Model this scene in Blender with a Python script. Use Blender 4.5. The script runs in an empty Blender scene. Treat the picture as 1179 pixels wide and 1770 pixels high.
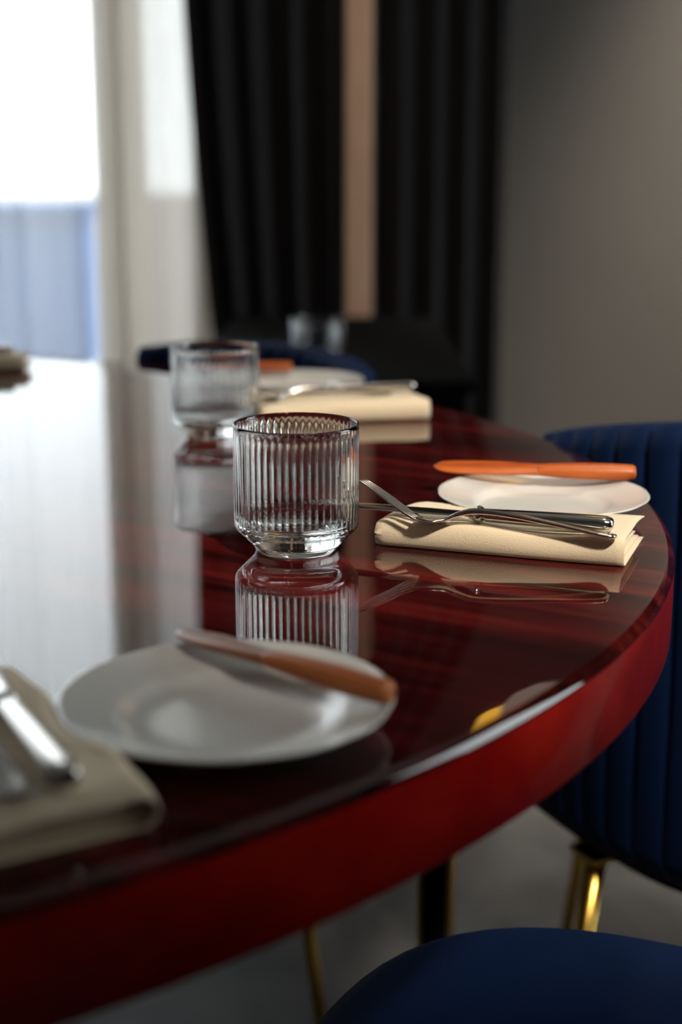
import bpy, bmesh, math, random
from math import sin, cos, pi, radians, atan2, sqrt
from mathutils import Vector, Matrix
random.seed(4)
S = bpy.context.scene
COL = S.collection

# ------------------------------------------------------------------ camera
TZ = 0.75                                    # table top height
cam = bpy.data.cameras.new('camera')
cam.sensor_fit = 'VERTICAL'; cam.sensor_height = 36.0; cam.lens = 50.0
cam.clip_start = 0.02
cam.dof.use_dof = True; cam.dof.focus_distance = 0.90; cam.dof.aperture_fstop = 3.6
cam_o = bpy.data.objects.new('camera', cam); COL.objects.link(cam_o)
cam_o.location = (0, 0, TZ + 0.239)
cam_o.rotation_euler = (radians(90 - 13.6), 0, 0)
S.camera = cam_o

# ------------------------------------------------------------------ world, daylight, exposure
W = bpy.data.worlds.new('overcast_sky'); S.world = W; W.use_nodes = True
bg = W.node_tree.nodes['Background']
bg.inputs['Color'].default_value = (0.93, 0.97, 1.0, 1); bg.inputs['Strength'].default_value = 6.2

def area(name, loc, rot, sx, sy, power, color=(1, 1, 1), portal=False):
    l = bpy.data.lights.new(name, 'AREA'); l.shape = 'RECTANGLE'; l.size = sx; l.size_y = sy
    l.energy = power; l.color = color
    if portal: l.cycles.is_portal = True
    o = bpy.data.objects.new(name, l); COL.objects.link(o); o.location = loc; o.rotation_euler = rot
    return o
area('window_portal', (-1.80, 3.50, 1.45), (radians(-90), 0, 0), 3.0, 2.4, 1, portal=True)
area('side_window_portal', (2.66, 1.4, 1.5), (0, radians(90), 0), 1.2, 2.4, 1, portal=True)

S.view_settings.view_transform = 'Standard'; S.view_settings.look = 'None'
S.view_settings.gamma = 1; S.view_settings.use_curve_mapping = False
S.view_settings.exposure = 0.0
S.cycles.max_bounces = 16; S.cycles.transmission_bounces = 16; S.cycles.transparent_max_bounces = 16
S.cycles.glossy_bounces = 8; S.cycles.diffuse_bounces = 5
S.cycles.use_denoising = True
S.cycles.blur_glossy = 0.5; S.cycles.sample_clamp_indirect = 6.0

# ------------------------------------------------------------------ materials
def new_mat(name):
    m = bpy.data.materials.new(name); m.use_nodes = True
    nt = m.node_tree; nt.nodes.clear()
    out = nt.nodes.new('ShaderNodeOutputMaterial')
    return m, nt, out
def principled(name, col, rough=0.5, metal=0.0, noise=0.0, nscale=30, bump=0.0, bscale=200, **kw):
    m, nt, out = new_mat(name); n = nt.nodes; L = nt.links.new
    b = n.new('ShaderNodeBsdfPrincipled'); L(b.outputs[0], out.inputs[0])
    b.inputs['Base Color'].default_value = (*col, 1)
    b.inputs['Roughness'].default_value = rough; b.inputs['Metallic'].default_value = metal
    for k, v in kw.items():
        k = k.replace('_', ' ')
        b.inputs[k].default_value = v
    tc = n.new('ShaderNodeTexCoord')
    if noise:
        t = n.new('ShaderNodeTexNoise'); t.inputs['Scale'].default_value = nscale; t.inputs['Detail'].default_value = 4
        L(tc.outputs['Object'], t.inputs['Vector'])
        r = n.new('ShaderNodeMix'); r.data_type = 'RGBA'
        r.inputs[6].default_value = (*[c * (1 - noise) for c in col], 1)
        r.inputs[7].default_value = (*[min(1, c * (1 + noise)) for c in col], 1)
        L(t.outputs['Fac'], r.inputs[0]); L(r.outputs[2], b.inputs['Base Color'])
    if bump:
        t = n.new('ShaderNodeTexNoise'); t.inputs['Scale'].default_value = bscale; t.inputs['Detail'].default_value = 3
        L(tc.outputs['Object'], t.inputs['Vector'])
        bp = n.new('ShaderNodeBump'); bp.inputs['Strength'].default_value = bump; bp.inputs['Distance'].default_value = 0.002
        L(t.outputs['Fac'], bp.inputs['Height']); L(bp.outputs[0], b.inputs['Normal'])
    return m

def wood(name, dark, mid, light, stretch, scale, ang=0.0, rough=0.3, coat=0.0, coat_rough=0.03, coat_ior=1.5, spec=0.5):
    """stripy wood grain running along local x turned by ang"""
    m, nt, out = new_mat(name); n = nt.nodes; L = nt.links.new
    b = n.new('ShaderNodeBsdfPrincipled'); L(b.outputs[0], out.inputs[0])
    tc = n.new('ShaderNodeTexCoord'); mp = n.new('ShaderNodeMapping')
    mp0 = n.new('ShaderNodeMapping'); mp0.inputs['Rotation'].default_value = (0, 0, -ang)
    L(tc.outputs['Object'], mp0.inputs['Vector']); L(mp0.outputs[0], mp.inputs['Vector'])
    mp.inputs['Scale'].default_value = (scale / stretch, scale, scale)
    t = n.new('ShaderNodeTexNoise'); t.inputs['Scale'].default_value = 1; t.inputs['Detail'].default_value = 6; t.inputs['Roughness'].default_value = 0.6
    L(mp.outputs[0], t.inputs['Vector'])
    cr = n.new('ShaderNodeValToRGB'); L(t.outputs['Fac'], cr.inputs[0])
    e = cr.color_ramp.elements
    e[0].position = 0.34; e[0].color = (*dark, 1); e[1].position = 0.68; e[1].color = (*light, 1)
    x = cr.color_ramp.elements.new(0.5); x.color = (*mid, 1)
    L(cr.outputs[0], b.inputs['Base Color'])
    b.inputs['Roughness'].default_value = rough
    b.inputs['Specular IOR Level'].default_value = spec
    b.inputs['Coat Weight'].default_value = coat; b.inputs['Coat Roughness'].default_value = coat_rough; b.inputs['Coat IOR'].default_value = coat_ior
    return m

GR = radians(-15.75)
M = {}
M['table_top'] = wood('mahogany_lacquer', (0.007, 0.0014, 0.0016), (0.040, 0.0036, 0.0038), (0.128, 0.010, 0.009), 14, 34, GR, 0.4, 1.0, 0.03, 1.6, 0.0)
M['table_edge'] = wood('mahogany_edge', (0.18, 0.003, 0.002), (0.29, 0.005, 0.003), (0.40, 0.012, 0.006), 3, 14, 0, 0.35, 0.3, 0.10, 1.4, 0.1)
M['black'] = principled('black_lacquer', (0.003, 0.003, 0.0032), 0.9, Specular_IOR_Level=0.05)
M['gold'] = principled('brushed_gold', (0.72, 0.45, 0.10), 0.28, 1.0, 0.1, 60)
M['steel'] = principled('polished_steel', (0.62, 0.60, 0.57), 0.16, 1.0, 0.05, 80)
M['porcelain'] = principled('off_white_porcelain', (0.72, 0.715, 0.67), 0.22, 0, 0.03, 20, Coat_Weight=0.5, Coat_Roughness=0.08)
M['linen'] = principled('cream_linen', (0.84, 0.69, 0.47), 0.85, 0, 0.06, 900, 0.35, 1500, Sheen_Weight=0.2)
M['velvet'] = principled('navy_velvet', (0.0006, 0.010, 0.046), 0.8, 0, 0.25, 25, 0.1, 700, Specular_IOR_Level=0.15, Sheen_Weight=0.03, Sheen_Tint=(0.05, 0.2, 0.8, 1), Sheen_Roughness=0.4)
M['orange_wood'] = wood('orange_wood', (0.26, 0.040, 0.004), (0.44, 0.078, 0.007), (0.56, 0.13, 0.014), 8, 90, 0, 0.38)
M['brown_wood'] = wood('brown_wood', (0.22, 0.055, 0.014), (0.38, 0.10, 0.022), (0.5, 0.16, 0.04), 8, 90, 0, 0.38)
M['shaded_blade_wood'] = wood('shaded_blade_wood', (0.15, 0.055, 0.03), (0.25, 0.09, 0.045), (0.33, 0.13, 0.06), 8, 90, 0, 0.3)  # brown wood again, darkened so the colour carries the blade's shade
M['batten'] = wood('batten_wood', (0.56, 0.33, 0.21), (0.64, 0.39, 0.26), (0.70, 0.45, 0.31), 0.1, 12, 0, 0.5)
M['frame'] = principled('window_frame_paint', (0.42, 0.33, 0.27), 0.5, 0, 0.06, 20)
M['wall'] = principled('dark_grey_plaster', (0.078, 0.073, 0.067), 0.85, 0, 0.12, 3, 0.2, 60)
M['wall_light'] = principled('grey_plaster', (0.16, 0.15, 0.14), 0.85, 0, 0.06, 3, 0.2, 60)
M['ceiling'] = principled('ceiling_paint', (0.55, 0.53, 0.51), 0.9, 0, 0.03, 4)
M['skirting'] = principled('skirting_paint', (0.03, 0.03, 0.03), 0.5, 0, 0.05, 10)
M['drape'] = principled('charcoal_drape', (0.022, 0.021, 0.0225), 0.95, 0, 0.2, 40, 0.2, 900, Sheen_Weight=0.03, Specular_IOR_Level=0.1)
M['parapet'] = principled('blue_grey_render', (0.10, 0.25, 0.60), 0.9, 0, 0.12, 3)
M['asphalt'] = principled('pale_paving', (0.30, 0.26, 0.25), 0.9, 0, 0.1, 2)

def marble():
    m, nt, out = new_mat('grey_marble_tile'); n = nt.nodes; L = nt.links.new
    b = n.new('ShaderNodeBsdfPrincipled'); L(b.outputs[0], out.inputs[0])
    tc = n.new('ShaderNodeTexCoord'); t = n.new('ShaderNodeTexNoise')
    t.inputs['Scale'].default_value = 3.0; t.inputs['Detail'].default_value = 7; t.inputs['Distortion'].default_value = 1.4
    L(tc.outputs['Object'], t.inputs['Vector'])
    cr = n.new('ShaderNodeValToRGB'); L(t.outputs['Fac'], cr.inputs[0])
    e = cr.color_ramp.elements; e[0].position = 0.3; e[0].color = (0.03, 0.03, 0.031, 1); e[1].position = 0.7; e[1].color = (0.10, 0.10, 0.10, 1)
    L(cr.outputs[0], b.inputs['Base Color']); b.inputs['Roughness'].default_value = 0.6
    b.inputs['Specular IOR Level'].default_value = 0.25
    return m
M['marble'] = marble()

def glass_mat():
    m, nt, out = new_mat('clear_glass'); n = nt.nodes; L = nt.links.new
    g = n.new('ShaderNodeBsdfGlass'); g.inputs['IOR'].default_value = 1.5; g.inputs['Roughness'].default_value = 0.0
    g.inputs['Color'].default_value = (0.985, 0.99, 0.985, 1)
    L(g.outputs[0], out.inputs[0]); return m
M['glass'] = glass_mat()
def pane_mat():
    m, nt, out = new_mat('window_glass'); n = nt.nodes; L = nt.links.new
    t = n.new('ShaderNodeBsdfTransparent'); t.inputs[0].default_value = (0.96, 0.98, 0.98, 1)
    g = n.new('ShaderNodeBsdfGlossy'); g.inputs['Roughness'].default_value = 0.02
    f = n.new('ShaderNodeFresnel'); f.inputs[0].default_value = 1.25
    mx = n.new('ShaderNodeMixShader'); L(f.outputs[0], mx.inputs[0]); L(t.outputs[0], mx.inputs[1]); L(g.outputs[0], mx.inputs[2])
    L(mx.outputs[0], out.inputs[0]); return m
M['pane'] = pane_mat()
def sheer_mat(name, tr, col):
    m, nt, out = new_mat(name); n = nt.nodes; L = nt.links.new
    t = n.new('ShaderNodeBsdfTransparent'); t.inputs[0].default_value = (1, 1, 1, 1)
    d = n.new('ShaderNodeBsdfDiffuse'); d.inputs[0].default_value = (*col, 1)
    tl = n.new('ShaderNodeBsdfTranslucent'); tl.inputs[0].default_value = (*col, 1)
    a = n.new('ShaderNodeMixShader'); a.inputs[0].default_value = 0.45; L(d.outputs[0], a.inputs[1]); L(tl.outputs[0], a.inputs[2])
    tc = n.new('ShaderNodeTexCoord'); nz = n.new('ShaderNodeTexNoise'); nz.inputs['Scale'].default_value = 400
    L(tc.outputs['Object'], nz.inputs['Vector'])
    mr = n.new('ShaderNodeMapRange'); mr.inputs[1].default_value = 0.3; mr.inputs[2].default_value = 0.7
    mr.inputs[3].default_value = 1 - tr - 0.1; mr.inputs[4].default_value = 1 - tr + 0.1
    L(nz.outputs['Fac'], mr.inputs[0])
    mx = n.new('ShaderNodeMixShader'); L(mr.outputs[0], mx.inputs[0]); L(t.outputs[0], mx.inputs[1]); L(a.outputs[0], mx.inputs[2])
    L(mx.outputs[0], out.inputs[0]); return m
M['sheer'] = sheer_mat('white_sheer', 0.38, (0.78, 0.78, 0.77))
M['sheer_dense'] = sheer_mat('gathered_sheer', 0.12, (0.86, 0.80, 0.70))
def lamp_mat(name, col, st):
    m, nt, out = new_mat(name); n = nt.nodes
    e = n.new('ShaderNodeEmission'); e.inputs[0].default_value = (*col, 1); e.inputs[1].default_value = st
    nt.links.new(e.outputs[0], out.inputs[0]); return m
M['bulb'] = lamp_mat('lit_opal_glass', (1.0, 0.80, 0.66), 0.7)
M['amber'] = lamp_mat('lit_amber_glass', (1.0, 0.52, 0.06), 4.0)
M['downlight'] = lamp_mat('lit_downlight', (1.0, 0.85, 0.68), 4.0)

# ------------------------------------------------------------------ mesh helpers
def obj(name, bm, mat, parent=None, smooth=True, loc=None, rotz=None):
    me = bpy.data.meshes.new(name)
    bmesh.ops.recalc_face_normals(bm, faces=bm.faces[:])
    bm.to_mesh(me); bm.free()
    if smooth:
        for p in me.polygons: p.use_smooth = True
    me.materials.append(mat)
    o = bpy.data.objects.new(name, me); COL.objects.link(o)
    if parent is not None: o.parent = parent
    if loc is not None: o.location = loc
    if rotz is not None: o.rotation_euler = (0, 0, rotz)
    return o
def thing(name, label, cat, loc=(0, 0, 0), rotz=0.0, group=None):
    o = bpy.data.objects.new(name, None); COL.objects.link(o)
    o.empty_display_size = 0.05
    o.location = loc; o.rotation_euler = (0, 0, rotz); o['label'] = label; o['category'] = cat
    if group: o['group'] = group
    return o
def dup(root, loc, rotz, label):
    r = root.copy(); COL.objects.link(r); r.location = loc; r.rotation_euler = (0, 0, rotz); r['label'] = label
    for ch in list(root.children):
        c = ch.copy(); COL.objects.link(c); c.parent = r
        for g in list(ch.children):
            d = g.copy(); COL.objects.link(d); d.parent = c
    return r
def struct(name, bm, mat, smooth=False, parent=None):
    o = obj(name, bm, mat, parent, smooth)
    if parent is None: o['kind'] = 'structure'
    return o
def sharp(o, deg=35):
    me = o.data; bm = bmesh.new(); bm.from_mesh(me)
    for e in bm.edges:
        if len(e.link_faces) == 2 and e.calc_face_angle(0) > radians(deg): e.smooth = False
    bm.to_mesh(me); bm.free(); return o
def box(bm, x0, x1, y0, y1, z0, z1, bev=0.0):
    v = [bm.verts.new(p) for p in ((x0,y0,z0),(x1,y0,z0),(x1,y1,z0),(x0,y1,z0),(x0,y0,z1),(x1,y0,z1),(x1,y1,z1),(x0,y1,z1))]
    fs = [bm.faces.new([v[i] for i in q]) for q in ((3,2,1,0),(4,5,6,7),(0,1,5,4),(1,2,6,5),(2,3,7,6),(3,0,4,7))]
    if bev:
        es = list({e for f in fs for e in f.edges})
        bmesh.ops.bevel(bm, geom=es, offset=bev, segments=2, affect='EDGES', profile=0.5)
def boxes(*bs, bev=0.0):
    bm = bmesh.new()
    for b in bs: box(bm, *b, bev=bev)
    return bm
def loft(bm, rings, cap=True, closed=True):
    vs = [[bm.verts.new(p) for p in r] for r in rings]
    n = len(vs[0])
    for a, b in zip(vs, vs[1:]):
        for i in range(n if closed else n - 1):
            j = (i + 1) % n
            bm.faces.new((a[i], a[j], b[j], b[i]))
    if cap and closed:
        bm.faces.new(vs[0][::-1]); bm.faces.new(vs[-1])
    return vs
def lathe(prof, seg, rad=None):
    """prof (r, z) from axis to axis; rad(r, z, a) may modulate the radius"""
    bm = bmesh.new(); rows = []
    for r, z in prof:
        if r < 1e-6: rows.append([bm.verts.new((0, 0, z))]); continue
        row = []
        for i in range(seg):
            a = 2 * pi * i / seg; q = rad(r, z, a) if rad else r
            row.append(bm.verts.new((q * cos(a), q * sin(a), z)))
        rows.append(row)
    for a, b in zip(rows, rows[1:]):
        for i in range(seg):
            j = (i + 1) % seg
            if len(a) == 1 and len(b) == 1: break
            if len(a) == 1: bm.faces.new((a[0], b[j], b[i]))
            elif len(b) == 1: bm.faces.new((a[i], a[j], b[0]))
            else: bm.faces.new((a[i], a[j], b[j], b[i]))
    return bm
def smooth_path(pts, n):
    """Catmull-Rom through tuples of any length"""
    out = []; P = [pts[0]] + list(pts) + [pts[-1]]
    for i in range(1, len(P) - 2):
        for k in range(n):
            t = k / n
            out.append(tuple(0.5 * ((2 * b) + (c - a) * t + (2 * a - 5 * b + 4 * c - d) * t * t + (3 * b - a - 3 * c + d) * t ** 3)
                             for a, b, c, d in zip(P[i-1], P[i], P[i+1], P[i+2])))
    out.append(tuple(pts[-1])); return out
def sweep(bm, path, sides=14, e=2.4):
    """path of (x, y, z, half width, half thickness) running mostly along x; superellipse section"""
    rings = []
    for k, (x, y, z, w, t) in enumerate(path):
        a = path[max(0, k - 1)]; b = path[min(len(path) - 1, k + 1)]
        d = Vector((b[0] - a[0], b[1] - a[1], b[2] - a[2])).normalized()
        s = Vector((0, 0, 1)).cross(d)
        s = s.normalized() if s.length > 1e-5 else Vector((0, 1, 0))
        u = d.cross(s)
        r = []
        for i in range(sides):
            q = 2 * pi * i / sides; c, sn = cos(q), sin(q)
            p = s * (w * math.copysign(abs(c) ** (2 / e), c)) + u * (t * math.copysign(abs(sn) ** (2 / e), sn))
            r.append(Vector((x, y, z)) + p)
        rings.append(r)
    loft(bm, rings)

# ------------------------------------------------------------------ the room
XL, XR, YB, YF, ZC = -4.2, 2.6, -2.6, 3.40, 2.9
WX0, WX1, WZ0, WZ1 = -3.3, -0.30, 0.25, 2.62
struct('floor', boxes((XL - .2, XR + .2, YB - .2, YF + .2, -0.1, 0)), M['marble'])
struct('ceiling', boxes((XL - .2, XR + .2, YB - .2, YF + .2, ZC, ZC + 0.1)), M['ceiling'])
struct('wall_back', boxes((XL, WX0, YF, YF + .2, 0, ZC), (WX1, XR, YF, YF + .2, 0, ZC),
                          (WX0, WX1, YF, YF + .2, 0, WZ0), (WX0, WX1, YF, YF + .2, WZ1, ZC)), M['wall'])
struct('wall_left', boxes((XL - .2, XL, YB, YF + .2, 0, ZC)), M['wall_light'])
struct('wall_front', boxes((XL - .2, XR + .2, YB - .2, YB, 0, ZC)), M['wall_light'])
struct('wall_right', boxes((XR, XR + .2, YB, 0.8, 0, ZC), (XR, XR + .2, 2.0, YF + .2, 0, ZC),
                           (XR, XR + .2, 0.8, 2.0, 0, 0.3), (XR, XR + .2, 0.8, 2.0, 2.6, ZC)), M['wall'])
struct('baseboard_back', boxes((0.36, XR, YF - .015, YF, 0, 0.09), bev=.004), M['skirting'])
w1 = struct('window_1', boxes((WX0, WX0 + .06, YF + .06, YF + .13, WZ0, WZ1), (WX1 - .05, WX1, YF + .06, YF + .13, WZ0, WZ1),
                              (WX0, WX1, YF + .06, YF + .13, WZ0, WZ0 + .06), (WX0, WX1, YF + .06, YF + .13, WZ1 - .06, WZ1)), M['frame'])
struct('mullion', boxes((-0.57, -0.47, YF + .05, YF + .14, WZ0 + .06, WZ1 - .06), bev=.006), M['frame'], parent=w1)
struct('mullion', boxes((-1.95, -1.87, YF + .05, YF + .14, WZ0 + .06, WZ1 - .06), bev=.006), M['frame'], parent=w1)
for a, b in ((WX0 + .06, -1.95), (-1.87, -0.57), (-0.47, WX1 - .05)):
    struct('pane', boxes((a, b, YF + .092, YF + .098, WZ0 + .06, WZ1 - .06)), M['pane'], parent=w1)
w2 = struct('window_2', boxes((XR + .06, XR + .13, 0.8, 0.86, .3, 2.6), (XR + .06, XR + .13, 1.94, 2.0, .3, 2.6),
                              (XR + .06, XR + .13, 0.8, 2.0, .3, .36), (XR + .06, XR + .13, 0.8, 2.0, 2.54, 2.6)), M['frame'])
struct('pane', boxes((XR + .092, XR + .098, 0.86, 1.94, .36, 2.54)), M['pane'], parent=w2)
struct('trim_1', boxes((0.009, 0.064, 3.02, 3.06, 0.0, ZC), bev=.004), M['batten'])
# outside the window
struct('ground', boxes((-30, 30, YF + .2, 60, -0.12, -0.02)), M['asphalt'])
pw = thing('parapet_wall', 'blue grey low wall outside the window, seen through the white sheer curtain', 'wall', (-2.9, 5.0, -0.02))
obj('wall_body', boxes((-2.0, 2.02, 0, .18, 0, .85), bev=.006), M['parapet'], pw, False)
obj('coping', boxes((-2.02, 2.04, -.02, .20, .85, .89), bev=.006), M['parapet'], pw, False)

# ------------------------------------------------------------------ curtains
def curtain(name, xa, xb, y, folds, amp, mat, label, seed, edge=None, z0=0.02, z1=2.8, thick=0.0, right_edge=None, nz=24):
    rnd = random.Random(seed); bm = bmesh.new()
    nx = folds * 14; ph = [rnd.uniform(.6, 1.3) for _ in range(folds + 2)]; sh = [rnd.uniform(-.5, .5) for _ in range(folds + 2)]
    rows = []
    for j in range(nz + 1):
        z = z0 + (z1 - z0) * j / nz; row = []
        a = xa + (edge(z) if edge else 0); b = xb + (right_edge(z) if right_edge else 0)
        for i in range(nx + 1):
            u = i / nx; k = u * folds; q = int(k); f = k - q
            A = amp * (ph[q] * (1 - f) + ph[q + 1] * f); s = sh[q] * (1 - f) + sh[q + 1] * f
            yy = y + A * sin(2 * pi * k + s) + 0.25 * A * sin(4.7 * pi * k + 1 + 0.4 * z)
            xx = a + (b - a) * u + 0.3 * A * sin(4 * pi * k + s)
            row.append(bm.verts.new((xx, yy, z)))
        rows.append(row)
    for r, t in zip(rows, rows[1:]):
        for i in range(nx): bm.faces.new((r[i], r[i+1], t[i+1], t[i]))
    t = thing(name, label, 'curtain', (0, 0, 0))
    o = obj('cloth', bm, mat, t)
    if thick:
        md = o.modifiers.new('thickness', 'SOLIDIFY'); md.thickness = thick
    hb = bmesh.new()
    for i in range(folds + 1):
        x = xa + (xb - xa) * i / folds
        box(hb, x - .006, x + .006, y - .02, y + .02, z1, z1 + .035, .002)
    h = obj('hook', hb, M['black'], t, False); h['kind'] = 'stuff'
    return t
curtain('sheer_curtain', -3.4, -0.50, 3.22, 18, 0.022, M['sheer'], 'thin white sheer curtain across the bright window, left of the dark drape', 3)
curtain('gathered_sheer_curtain', -0.53, -0.27, 3.155, 3, 0.028, M['sheer_dense'], 'cream gathered sheer curtain hanging in thick folds beside the dark drape', 8)
curtain('dark_drape', -0.30, 0.0, 3.06, 4, 0.024, M['drape'], 'charcoal drape between the sheer curtain and the wooden batten', 5,
        edge=lambda z: -0.02 + 0.07 * max(0, 1.4 - z) ** 1.4, thick=.004)
curtain('dark_drape', 0.075, 0.35, 3.08, 4, 0.022, M['drape'], 'charcoal drape between the wooden batten and the grey wall', 6, thick=.004)
rail = thing('curtain_rail', 'slim black curtain rail above the window and drapes', 'rail', (0, 0, 0))
obj('rail_bar', boxes((-3.5, 0.42, 3.02, 3.26, 2.835, 2.86), bev=.004), M['black'], rail, False)
for x in (-3.2, -1.6, 0.3):
    obj('bracket', boxes((x - .015, x + .015, 3.10, 3.18, 2.86, ZC), bev=.003), M['black'], rail, False)

# ------------------------------------------------------------------ dining table
TC = Vector((-0.819, 1.132)); TA, TB = 1.064, 0.8423; TH = 0.054
table = thing('dining_table', 'large oval dining table with glossy dark red mahogany top', 'table', (TC.x, TC.y, 0), GR)
def ell_ring(off, z, n=360):
    return [((TA + off) * cos(2*pi*i/n), (TB + off) * sin(2*pi*i/n), z) for i in range(n)]
bm = bmesh.new()
n = 360
rr = [ell_ring(-.45, TZ), ell_ring(-.1, TZ), ell_ring(-.0055, TZ), ell_ring(-.0045, TZ - .0002), ell_ring(-.0010, TZ - .0036), ell_ring(-.0002, TZ - .0050), ell_ring(0, TZ - .0062)]
vs = loft(bm, rr, cap=False)
bm.faces.new(vs[0])
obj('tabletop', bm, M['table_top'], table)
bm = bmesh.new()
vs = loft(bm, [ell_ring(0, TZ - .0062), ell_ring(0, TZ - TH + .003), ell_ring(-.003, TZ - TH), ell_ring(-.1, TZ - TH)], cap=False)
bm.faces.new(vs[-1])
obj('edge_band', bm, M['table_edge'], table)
obj('apron', (lambda b: (loft(b, [ell_ring(-.30, TZ - TH - .05), ell_ring(-.30, TZ - TH)]), b)[1])(bmesh.new()), M['black'], table)
R_in = Matrix.Rotation(-GR, 2)
def to_table(x, y): return R_in @ (Vector((x, y)) - TC)
for (x, y) in ((0.092, 1.24), (-1.62, 1.72), (-1.66, 0.62), (-0.95, 1.80)):
    p = to_table(x, y); b = bmesh.new()
    rings = []
    for z, h in ((0, .010), (.02, .010), (TZ - TH, .016)):
        rings.append([(p.x + sx * h, p.y + sy * h, z) for sx, sy in ((-1,-1),(1,-1),(1,1),(-1,1))])
    loft(b, rings)
    lg = obj('leg', b, M['black'], table, False)
    b = bmesh.new()
    for s in (-1, 1):
        rings = [[(p.x + s * (h + .001) + sx * .0022, p.y + sy * (h + .001), z) for sx, sy in ((-1,-1),(1,-1),(1,1),(-1,1))] for z, h in ((0.001, .010), (TZ - TH - .001, .016))]
        loft(b, rings)
    obj('gold_edge', b, M['gold'], lg, False)

# ------------------------------------------------------------------ glasses
NF = 54
def flute(r, z, a):
    if r < 0.0384: return r
    k = max(0, min(1, (z - .0165) / .004)) * max(0, min(1, (.0790 - z) / .003))
    return r - 0.00045 * k * (1 - abs(cos(NF * a / 2)))
GP = [(0, .0012), (.018, .0012), (.0215, .0), (.0250, .0), (.0268, .0014), (.0275, .0034), (.0290, .0052), (.0340, .0102), (.0380, .0142), (.0392, .0158), (.0398, .0176), (.0400, .0205), (.0400, .023),
      (.0400, .040), (.0400, .060), (.0400, .0755), (.0400, .0795), (.0400, .0815), (.0397, .0823), (.0391, .0826), (.0385, .0823), (.0382, .0815),
      (.0382, .075), (.0380, .050), (.0378, .026), (.0372, .0215), (.0350, .0182), (.0300, .0165), (.0200, .0158), (0, .0155)]
GP = [(r * 1.0, z) for r, z in GP]
def make_glass(loc, label):
    t = thing('glass_tumbler', label, 'glass', loc, 0.03, 'fluted tumblers')
    obj('bowl', lathe(GP, NF * 10, flute), M['glass'], t)
    return t
g0 = make_glass((-0.0285, 0.886, TZ + .0002), 'clear fluted glass tumbler in sharp focus at the centre, nearest glass')
dup(g0, (-0.1145, 1.285, TZ + .0002), 0.2, 'blurred fluted glass tumbler just behind and left of the sharp one')

# ------------------------------------------------------------------ plates
def make_plate(loc, label, rotz=0.0, r=0.0735):
    t = thing('bread_plate', label, 'plate', loc, rotz, 'bread plates')
    k = r / 0.0735
    P = [(0, .0035), (.030, .0035), (.0415, .0038), (.0450, .0050), (.0475, .0075), (.0500, .0088), (.0560, .0100), (.0650, .0122), (.0712, .0146), (.0730, .0153), (.0735, .0150),
         (.0732, .0142), (.0700, .0124), (.0600, .0088), (.0500, .0058), (.0440, .0026), (.0400, .0004), (.0370, 0), (.0350, .0008), (.0330, .0016), (0, .0016)]
    def scal(rr, z, a):
        q = max(0, (rr - .060 * k) / (.0135 * k))
        return rr * (1 + 0.008 * q * (abs(cos(6 * a)) - .5))
    obj('dish', lathe([(a * k, b * k) for a, b in P], 144, scal), M['porcelain'], t)
    return t
make_plate((-0.0500, 0.5870, TZ), 'white bread plate nearest the camera, under the brown wooden butter knife')
make_plate((0.1435, 0.9860, TZ), 'white bread plate at right, behind the sharp cream napkin', .2, .0745)
make_plate((-0.0480, 1.545, TZ), 'blurred white bread plate at far place, in front of navy chair back', .4)

# ------------------------------------------------------------------ wooden butter knives
def make_butter(loc, rotz, label, hm, bm_, L=0.147, tilt=0.0, roll=0.0):
    t = thing('butter_knife', label, 'knife', loc, rotz, 'wooden butter knives')
    t.rotation_euler = (roll, tilt, rotz)
    b = bmesh.new()
    sweep(b, smooth_path([(L, 0, 0, .0022, .0022), (L - .001, 0, 0, .0048, .0046), (L - .006, 0, 0, .0062, .0056), (L - .03, 0, 0, .0068, .0058), (L - .055, 0, 0, .0062, .0050), (L - .072, 0, 0, .0056, .0036)], 5), 18, 2.2)
    obj('handle', b, hm, t)
    b = bmesh.new()
    sweep(b, smooth_path([(L - .070, 0, 0, .0056, .0036), (L - .082, .0005, 0, .0074, .0028), (L - .105, .001, 0, .0092, .0020), (.014, .001, 0, .0086, .0015), (.004, .0015, 0, .0062, .0012), (.0005, .002, 0, .0030, .0010), (0, .0025, 0, .0008, .0006)], 5), 18, 2.2)
    obj('blade', b, bm_, t)
    return t
def ang(a, b): return atan2(b[1] - a[1], b[0] - a[0])
a, b = (-0.0794, 0.6578), (0.0215, 0.5745)
make_butter((a[0], a[1], TZ + .0198), ang(a, b), 'brown wooden butter knife with flat blade across the nearest plate', M['brown_wood'], M['shaded_blade_wood'], math.dist(a, b))
a, b = (0.0705, 1.0425), (0.2165, 1.0216)
make_butter((a[0], a[1], TZ + .0215), ang(a, b), 'bright orange wooden butter knife along the back of the right plate', M['orange_wood'], M['orange_wood'], math.dist(a, b), 0.0, radians(20))
make_butter((-0.165, 1.60, TZ + .0215), -0.05, 'blurred orange wooden butter knife on the far plate', M['orange_wood'], M['orange_wood'], .11)

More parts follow.
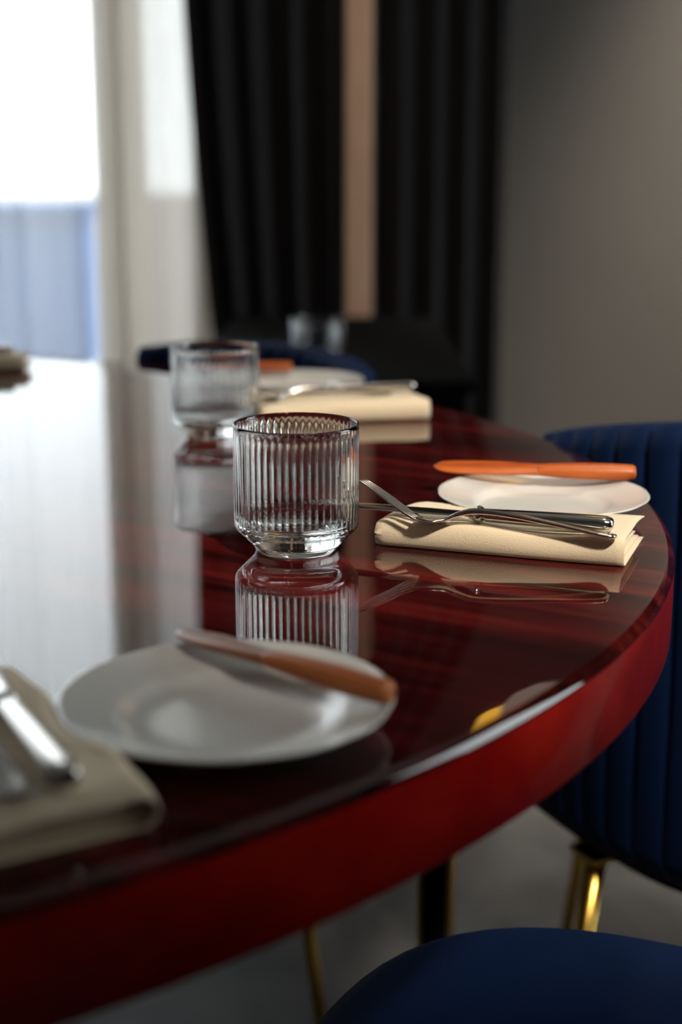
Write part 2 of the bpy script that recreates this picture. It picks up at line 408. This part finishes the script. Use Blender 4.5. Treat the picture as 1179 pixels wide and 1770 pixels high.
# ------------------------------------------------------------------ folded napkins
UNDER = [(0, .0016), (.040, .0016), (.045, .0026), (.051, .0058), (.061, .0088), (.071, .0124), (.0750, .0146), (.084, .03)]
def make_napkin(loc, rotz, label, L=0.159, D=0.076, H=0.0185, seed=1, drop=0.3, press=None):
    """nested folds: fold along local y=0 (front), open edge at y=D; length along x"""
    rnd = random.Random(seed)
    t = thing('folded_napkin', label, 'napkin', loc, rotz, 'folded napkins')
    def sheet(name, inset, d0, d1, bot, top, th, parent, xi0, xi1, skew):
        bm = bmesh.new(); path = []
        for k in range(7): path.append((d0 + (inset + .006 - d0) * k / 6, bot))
        r = (top - bot) / 2
        for k in range(1, 9):
            q = -pi / 2 - pi * k / 9
            path.append((inset + .006 + .006 * cos(q), (top + bot) / 2 + r * sin(q)))
        for k in range(21): path.append((inset + .006 + (d1 - inset - .006) * k / 20, top))
        nx = 28; outer = []; inner = []
        NP = len(path)
        for i in range(nx + 1):
            u = i / nx
            ro = []; ri = []
            for k, (y, z) in enumerate(path):
                x = xi0 + (L - xi0 - xi1) * u + skew * y
                back = y / D
                zz = z * (1 - drop * min(1, back) ** 2.5) if z > .002 else z
                if press and z > .002:       # the cloth is squashed where a plate rests over it
                    d = math.hypot(x - press[0], y - press[1]); lim = H
                    for (ra, za), (rb, zb) in zip(UNDER, UNDER[1:]):
                        if ra <= d <= rb: lim = za + (zb - za) * (d - ra) / (rb - ra)
                    zz = min(zz, z * max(.12, (lim - .0012) / H))
                wob = .0011 * sin(5.1 * u + 3 * back + seed) + .0006 * sin(13 * u + seed * 2 + 5 * back)
                if z > .003: zz += wob * min(1, z / .012)
                endr = max(0, 1 - u / .07) ** 2 * .004 + 0 * u
                yw = y + .0012 * sin(4.3 * u + seed * 1.7) * (1 - back)
                zz2 = zz - (endr if z > .008 else -endr * .3)
                a = path[max(0, k - 1)]; b = path[min(NP - 1, k + 1)]
                ty, tz = b[0] - a[0], b[1] - a[1]; l = math.hypot(ty, tz); ny, nz = tz / l, -ty / l
                ro.append((x, yw + 0, max(zz2, .0002))); ri.append((x, yw + ny * -th, max(zz2 - nz * th, .0006)))
            outer.append(ro); inner.append(ri)
        vo = [[bm.verts.new(p) for p in r] for r in outer]; vi = [[bm.verts.new(p) for p in r] for r in inner]
        for g in (vo, vi):
            for r, s in zip(g, g[1:]):
                for k in range(NP - 1): bm.faces.new((r[k], r[k+1], s[k+1], s[k]))
        for i in range(nx):
            for k in (0, NP - 1): bm.faces.new((vo[i][k], vo[i+1][k], vi[i+1][k], vi[i][k]))
        for k in range(NP - 1):
            for i in (0, nx): bm.faces.new((vo[i][k], vo[i][k+1], vi[i][k+1], vi[i][k]))
        return obj(name, bm, M['linen'], parent)
    sheet('outer_fold', 0, D, D, .0003, H, .0010, t, 0, 0, .03)
    sheet('middle_fold', .0040, D * .97, D * .96, .0030, H - .0030, .0010, t, .002, .003, .03)
    sheet('inner_fold', .0085, D * .99, D * .94, .0058, H - .0062, .0010, t, .003, .0055, .03)
    return t
def local_to(p, o, w):
    dx, dy = p[0] - o[0], p[1] - o[1]
    return (dx * cos(w) + dy * sin(w), -dx * sin(w) + dy * cos(w))
a, b = (0.0215, 0.8915), (0.1735, 0.8405)
make_napkin((a[0], a[1], TZ), ang(a, b), 'cream folded linen napkin in focus at right, under steel knife and fork', math.dist(a, b), .080, .0185, 1, .30, local_to((0.1435, 0.986), a, ang(a, b)))
# near place: the fold faces the camera's left, the short end shows at the right
make_napkin((-0.0680, 0.4875, TZ), radians(121), 'cream folded linen napkin cut off at left, nearest the camera', .153, .08, .0175, 2, .30, local_to((-0.05, 0.587), (-0.068, 0.4875), radians(121)))
make_napkin((-0.075, 1.335, TZ), 0.21, 'blurred cream folded napkin behind the sharp glass at the far place', .165, .10, .0185, 4)
make_napkin((-0.54, 1.69, TZ), 0.12, 'cream folded napkin at the far left edge of the table', .16, .08, .019, 5)

# ------------------------------------------------------------------ cutlery
def make_knife(loc, rotz, label, tilt=0.0, L=0.197):
    t = thing('table_knife', label, 'knife', loc, rotz, 'steel table knives'); t.rotation_euler = (0, tilt, rotz)
    b = bmesh.new()
    sweep(b, smooth_path([(0, 0, 0, .0012, .0010), (.0006, 0, 0, .0040, .0030), (.003, 0, 0, .0058, .0044), (.010, 0, 0, .0066, .0050), (.045, 0, 0, .0060, .0048), (.078, 0, 0, .0050, .0042), (.081, 0, 0, .0046, .0040)], 5), 18, 2.6)
    obj('handle', b, M['steel'], t)
    b = bmesh.new()
    sweep(b, smooth_path([(.0805, 0, 0, .0030, .0030), (.082, 0, 0, .0032, .0030), (.0835, 0, 0, .0056, .0052), (.086, 0, 0, .0066, .0060), (.0885, 0, 0, .0050, .0046), (.092, 0, 0, .0044, .0024)], 5), 18, 2.0)
    obj('bolster', b, M['steel'], t)
    b = bmesh.new()
    sweep(b, smooth_path([(.091, 0, 0, .0044, .0022), (.096, 0, 0, .0060, .0013), (.105, -.0005, 0, .0078, .0010), (.150, -.001, 0, .0086, .0009), (L - .02, 0, 0, .0080, .0008), (L - .006, .002, 0, .0052, .0007), (L, .005, 0, .0010, .0005)], 5), 12, 1.8)
    obj('blade', b, M['steel'], t)
    return t
def make_fork(loc, rotz, label, L=0.170, tilt=0.0, roll=0.0):
    t = thing('table_fork', label, 'fork', loc, rotz, 'steel table forks'); t.rotation_euler = (roll, tilt, rotz)
    k = L / 0.170
    b = bmesh.new()
    P = [(0, 0, .0015, .0010, .0008), (.0008, 0, .0015, .0046, .0014), (.004, 0, .0016, .0066, .0017), (.014, 0, .0026, .0072, .0017), (.040, 0, .0060, .0050, .0018), (.068, 0, .0092, .0034, .0019),
         (.090, 0, .0100, .0026, .0020), (.102, 0, .0074, .0028, .0018), (.110, 0, .0036, .0050, .0014), (.117, 0, .0016, .0092, .0011), (.124, 0, .0012, .0106, .0010), (.131, 0, .0026, .0108, .0010)]
    sweep(b, smooth_path([(x * k, y, z, w, h) for x, y, z, w, h in P], 5), 16, 2.2)
    obj('handle', b, M['steel'], t)
    for q in (-1.5, -.5, .5, 1.5):
        b = bmesh.new()
        P = [(.129, q * .0057, .0021, .0017, .0010), (.138, q * .0056, .0062, .0016, .0010), (.148, q * .0055, .0122, .0015, .0010), (.160, q * .0054, .0190, .0013, .0009), (.168, q * .0053, .0232, .0009, .0007), (.170, q * .0053, .0240, .0003, .0003)]
        sweep(b, smooth_path([(x * k, y, z, w, h) for x, y, z, w, h in P], 4), 8, 2.0)
        obj('tine', b, M['steel'], t)
    return t
a, b = (0.1690, 0.8545), (0.0880, 0.8835)
make_knife((a[0], a[1], TZ + .0243), ang(a, b), 'steel table knife on the sharp cream napkin, handle to the right', 0.010)
a, b = (0.1680, 0.8385), (0.0121, 0.8945)
make_fork((a[0], a[1], TZ + .0192), ang(a, b), 'steel table fork on the sharp cream napkin, tines rising behind the glass', math.dist(a, b), 0.0, radians(11))
a, b = (-0.0990, 0.4790), (-0.1398, 0.5545)
make_knife((a[0], a[1], TZ + .0230), ang(a, b), 'blurred steel table knife on the nearest napkin at left', 0.0)
a, b = (-0.1155, 0.4720), (-0.165, 0.560)
make_fork((a[0], a[1], TZ + .0185), ang(a, b), 'blurred steel fork at the left edge on the nearest napkin')
a, b = (-0.0600, 1.345), (0.03, 1.40)
make_knife((0.075, 1.440, TZ + .0235), ang((.075, 1.44), (-.06, 1.40)), 'blurred steel table knife on the far napkin')
make_fork((0.050, 1.400, TZ + .0195), ang((.05, 1.40), (-.1, 1.36)), 'blurred steel fork on the far napkin')
make_knife((-0.40, 1.735, TZ + .0240), radians(185), 'steel table knife on the napkin at the far left table edge')

# ------------------------------------------------------------------ chairs
def make_chair(loc, rotz, label, half=.25, span=62, drop=16, ztop=.772, nchan=9, leg_turn=0.0, dip=.05):
    """local +y is the front; shell wraps the back (local -y)"""
    t = thing('velvet_chair', label, 'chair', loc, rotz, 'navy velvet chairs')
    def sup(a, h, e): # superellipse radius at angle a
        return h / ((abs(cos(a)) ** e + abs(sin(a)) ** e) ** (1 / e))
    b = bmesh.new(); N = 72
    prof = [(-.05, .362), (-.012, .366), (0, .385), (0, .425), (0, .455), (-.006, .468), (-.020, .476), (-.06, .481), (-.12, .483)]
    rings = []
    for o, z in prof:
        rings.append([((sup(2*pi*i/N, half - .012, 3) + o) * cos(2*pi*i/N), (sup(2*pi*i/N, half - .012, 3) + o) * sin(2*pi*i/N), z) for i in range(N)])
    loft(b, rings)
    obj('seat', b, M['velvet'], t)
    bs = bmesh.new()
    rings = [[((sup(2*pi*i/N, half - .03, 3)) * cos(2*pi*i/N), (sup(2*pi*i/N, half - .03, 3)) * sin(2*pi*i/N), z) for i in range(N)] for z in (.350, .362)]
    loft(bs, rings); obj('seat_base', bs, M['black'], t)
    # back shell: vertical channels, each a child of the shell
    tot = span + drop
    def height(phi):
        p = abs(phi)
        if p <= span: return ztop - dip * (p / span) ** 2
        u = min(1, (p - span) / drop); u = u * u * (3 - 2 * u)
        return (ztop - dip) * (1 - u) + .50 * u
    shell = None
    per = 2 * tot / nchan
    for c in range(nchan):
        bm = bmesh.new(); rings = []
        K = 12
        for k in range(K + 1):
            phi = -tot + per * (c + k / K)
            bul = .008 * sqrt(max(0, 1 - (2 * k / K - 1) ** 2))
            a = radians(-90 + phi)
            R0 = sup(a, half, 2.6)
            top = height(phi); ring = []
            pr = [(-.012, .362), (0.0, .39), (.002, .55), (.010, top - .02), (.004, top - .003), (-.014, top), (-.032, top - .004), (-.036, top - .02), (-.040, .55), (-.040, .49), (-.036, .40), (-.036, .362)]
            for (o, z) in pr:
                sg = 1 if o > -.014 else (-1 if o < -.014 else 0)
                r = R0 + o + sg * (bul - .004) * (0 if z < .395 else 1)
                ring.append((r * cos(a), r * sin(a), z))
            rings.append(ring)
        loft(bm, rings)
        if shell is None: shell = obj('backrest', bm, M['velvet'], t)
        else: obj('channel', bm, M['velvet'], shell)
    for sx in (-1, 1):
        for sy in (-1, 1):
            bm = bmesh.new(); rings = []
            for z, f, r in ((0, 1.0, .007), (.35, .80, .0105)):
                cx, cy = [.20 * f * v for v in (sx * cos(leg_turn) - sy * sin(leg_turn), sx * sin(leg_turn) + sy * cos(leg_turn))]
                rings.append([(cx + r * cos(2*pi*i/16), cy + r * sin(2*pi*i/16), z) for i in range(16)])
            loft(bm, rings)
            lg = obj('leg', bm, M['gold'], t)
            mx, my = [.16 * v for v in (sx * cos(leg_turn) - sy * sin(leg_turn), sx * sin(leg_turn) + sy * cos(leg_turn))]
            bm = bmesh.new(); box(bm, mx - .02, mx + .02, my - .02, my + .02, .344, .350, .001)
            obj('mount_plate', bm, M['gold'], lg, False)
    return t
def face(dx, dy): return atan2(dy, dx) - pi / 2
make_chair((0.436, 1.385, 0), face(-.42, .9), 'navy velvet chair at right, channelled back rising beside the table edge', .255, 95, 12, .803, 31, radians(-36))
make_chair((0.175, 0.660, 0), face(-.92, .40), 'dark navy velvet chair at bottom right, only its seat showing', .245, 60, 10)
make_chair((-0.240, 1.607, 0), face(-.68, -.73), 'navy velvet chair tucked in behind the far plate, beside black cabinet', .25, 48, 10, .776, 17, radians(-40), .015)

# ------------------------------------------------------------------ black cabinet and the glass on it
cb = thing('side_cabinet', 'black low cabinet in front of the drapes, behind the far navy chair', 'cabinet', (-0.015, 2.50, 0))
obj('carcass', boxes((-.20, .20, -.44, .44, .10, .67), bev=.004), M['black'], cb, False)
obj('top', boxes((-.21, .21, -.46, .45, .67, .69), bev=.004), M['black'], cb, False)
for s in (-1, 1):
    d = obj('door', boxes((min(s * .005, s * .195), max(s * .005, s * .195), -.458, -.441, .12, .66), bev=.003), M['black'], cb, False)
    obj('handle', boxes((s * .03 - .004, s * .03 + .004, -.475, -.459, .34, .46), bev=.002), M['gold'], d, False)
for sx in (-1, 1):
    for sy in (-1, 1):
        obj('foot', boxes((sx * .17 - .02, sx * .17 + .02, sy * .40 - .02, sy * .40 + .02, 0, .10), bev=.002), M['black'], cb, False)
dup(g0, (-0.035, 2.13, .6902), 0.5, 'blurred glass on the black cabinet below the wooden batten')

# ------------------------------------------------------------------ lamps
pl = thing('pendant_lamp', 'small amber and opal glass pendant lamp over the right end of the table', 'lamp', (0.40, 1.93, 1.43))
obj('globe', lathe([(0, -.062), (.035, -.055), (.06, -.032), (.068, 0), (.06, .026), (.05, .032), (0, .032)], 40), M['bulb'], pl)
obj('amber_shade', lathe([(0, .10), (.012, .10), (.04, .095), (.095, .080), (.100, .033), (.098, .031), (.0, .034)], 40), M['amber'], pl)
obj('cord', lathe([(0, .10), (.003, .10), (.003, ZC - 1.43), (0, ZC - 1.43)], 10), M['black'], pl)
def downlight(x, y, power, label, size=70, blend=.8, col=(1.0, .87, .72)):  # ceiling lights out of view; some are added only to brighten their target
    t = thing('downlight', label, 'lamp', (x, y, ZC))
    obj('trim_ring', lathe([(.036, -.001), (.05, -.001), (.05, -.008), (.04, -.012), (.036, -.008), (.036, -.001)], 32), M['gold'], t)
    obj('lens', lathe([(0, -.002), (.034, -.002), (.034, -.005), (0, -.005)], 32), M['downlight'], t)
    l = bpy.data.lights.new('downlight_lamp', 'SPOT'); l.energy = power; l.color = col; l.spot_size = radians(size); l.spot_blend = blend; l.shadow_soft_size = .16
    o = bpy.data.objects.new('downlight_lamp', l); COL.objects.link(o); o.location = (x, y, ZC - .03)
    return t
downlight(0.42, 1.25, 62, 'added fill downlight, out of view above the right side of the table', 40, 1.0)  # added to brighten the right and far settings, not a known lamp
downlight(0.037, 2.55, 60, 'added fill downlight, out of view in front of the wooden batten', 60, 1.0)  # added only to brighten the batten
downlight(1.22, 2.97, 1150, 'recessed ceiling downlight washing the grey wall', 62)

def make_fill_spot(loc, target, power, size, label, blend=1.0, col=(1.0, .90, .78)):
    """unseen fill light added under the ceiling, aimed at the table"""
    t = thing('fill_spot', label, 'lamp', loc)
    obj('mount', lathe([(0, ZC - loc[2]), (.03, ZC - loc[2]), (.03, ZC - loc[2] - .015), (.006, ZC - loc[2] - .02), (.006, .02), (0, .02)], 24), M['black'], t)
    d = (Vector(target) - Vector(loc)).normalized(); q = d.to_track_quat('-Z', 'Y')
    h = obj('housing', lathe([(0, .05), (.028, .05), (.034, .04), (.034, -.05), (.030, -.05), (.030, .0), (0, .0)], 24), M['black'], t); h.rotation_euler = q.to_euler()
    l = bpy.data.lights.new('fill_spot_lamp', 'SPOT'); l.energy = power; l.color = col; l.spot_size = radians(size); l.spot_blend = blend; l.shadow_soft_size = .10
    o = bpy.data.objects.new('fill_spot_lamp', l); COL.objects.link(o); o.location = Vector(loc) + d * .06; o.rotation_euler = q.to_euler()
make_fill_spot((0.75, -0.9, 2.72), (0.13, 1.05, .76), 330, 20, 'added fill light behind the camera, out of view, aimed at the right place setting')  # invented frontal fill for the napkin front and right setting
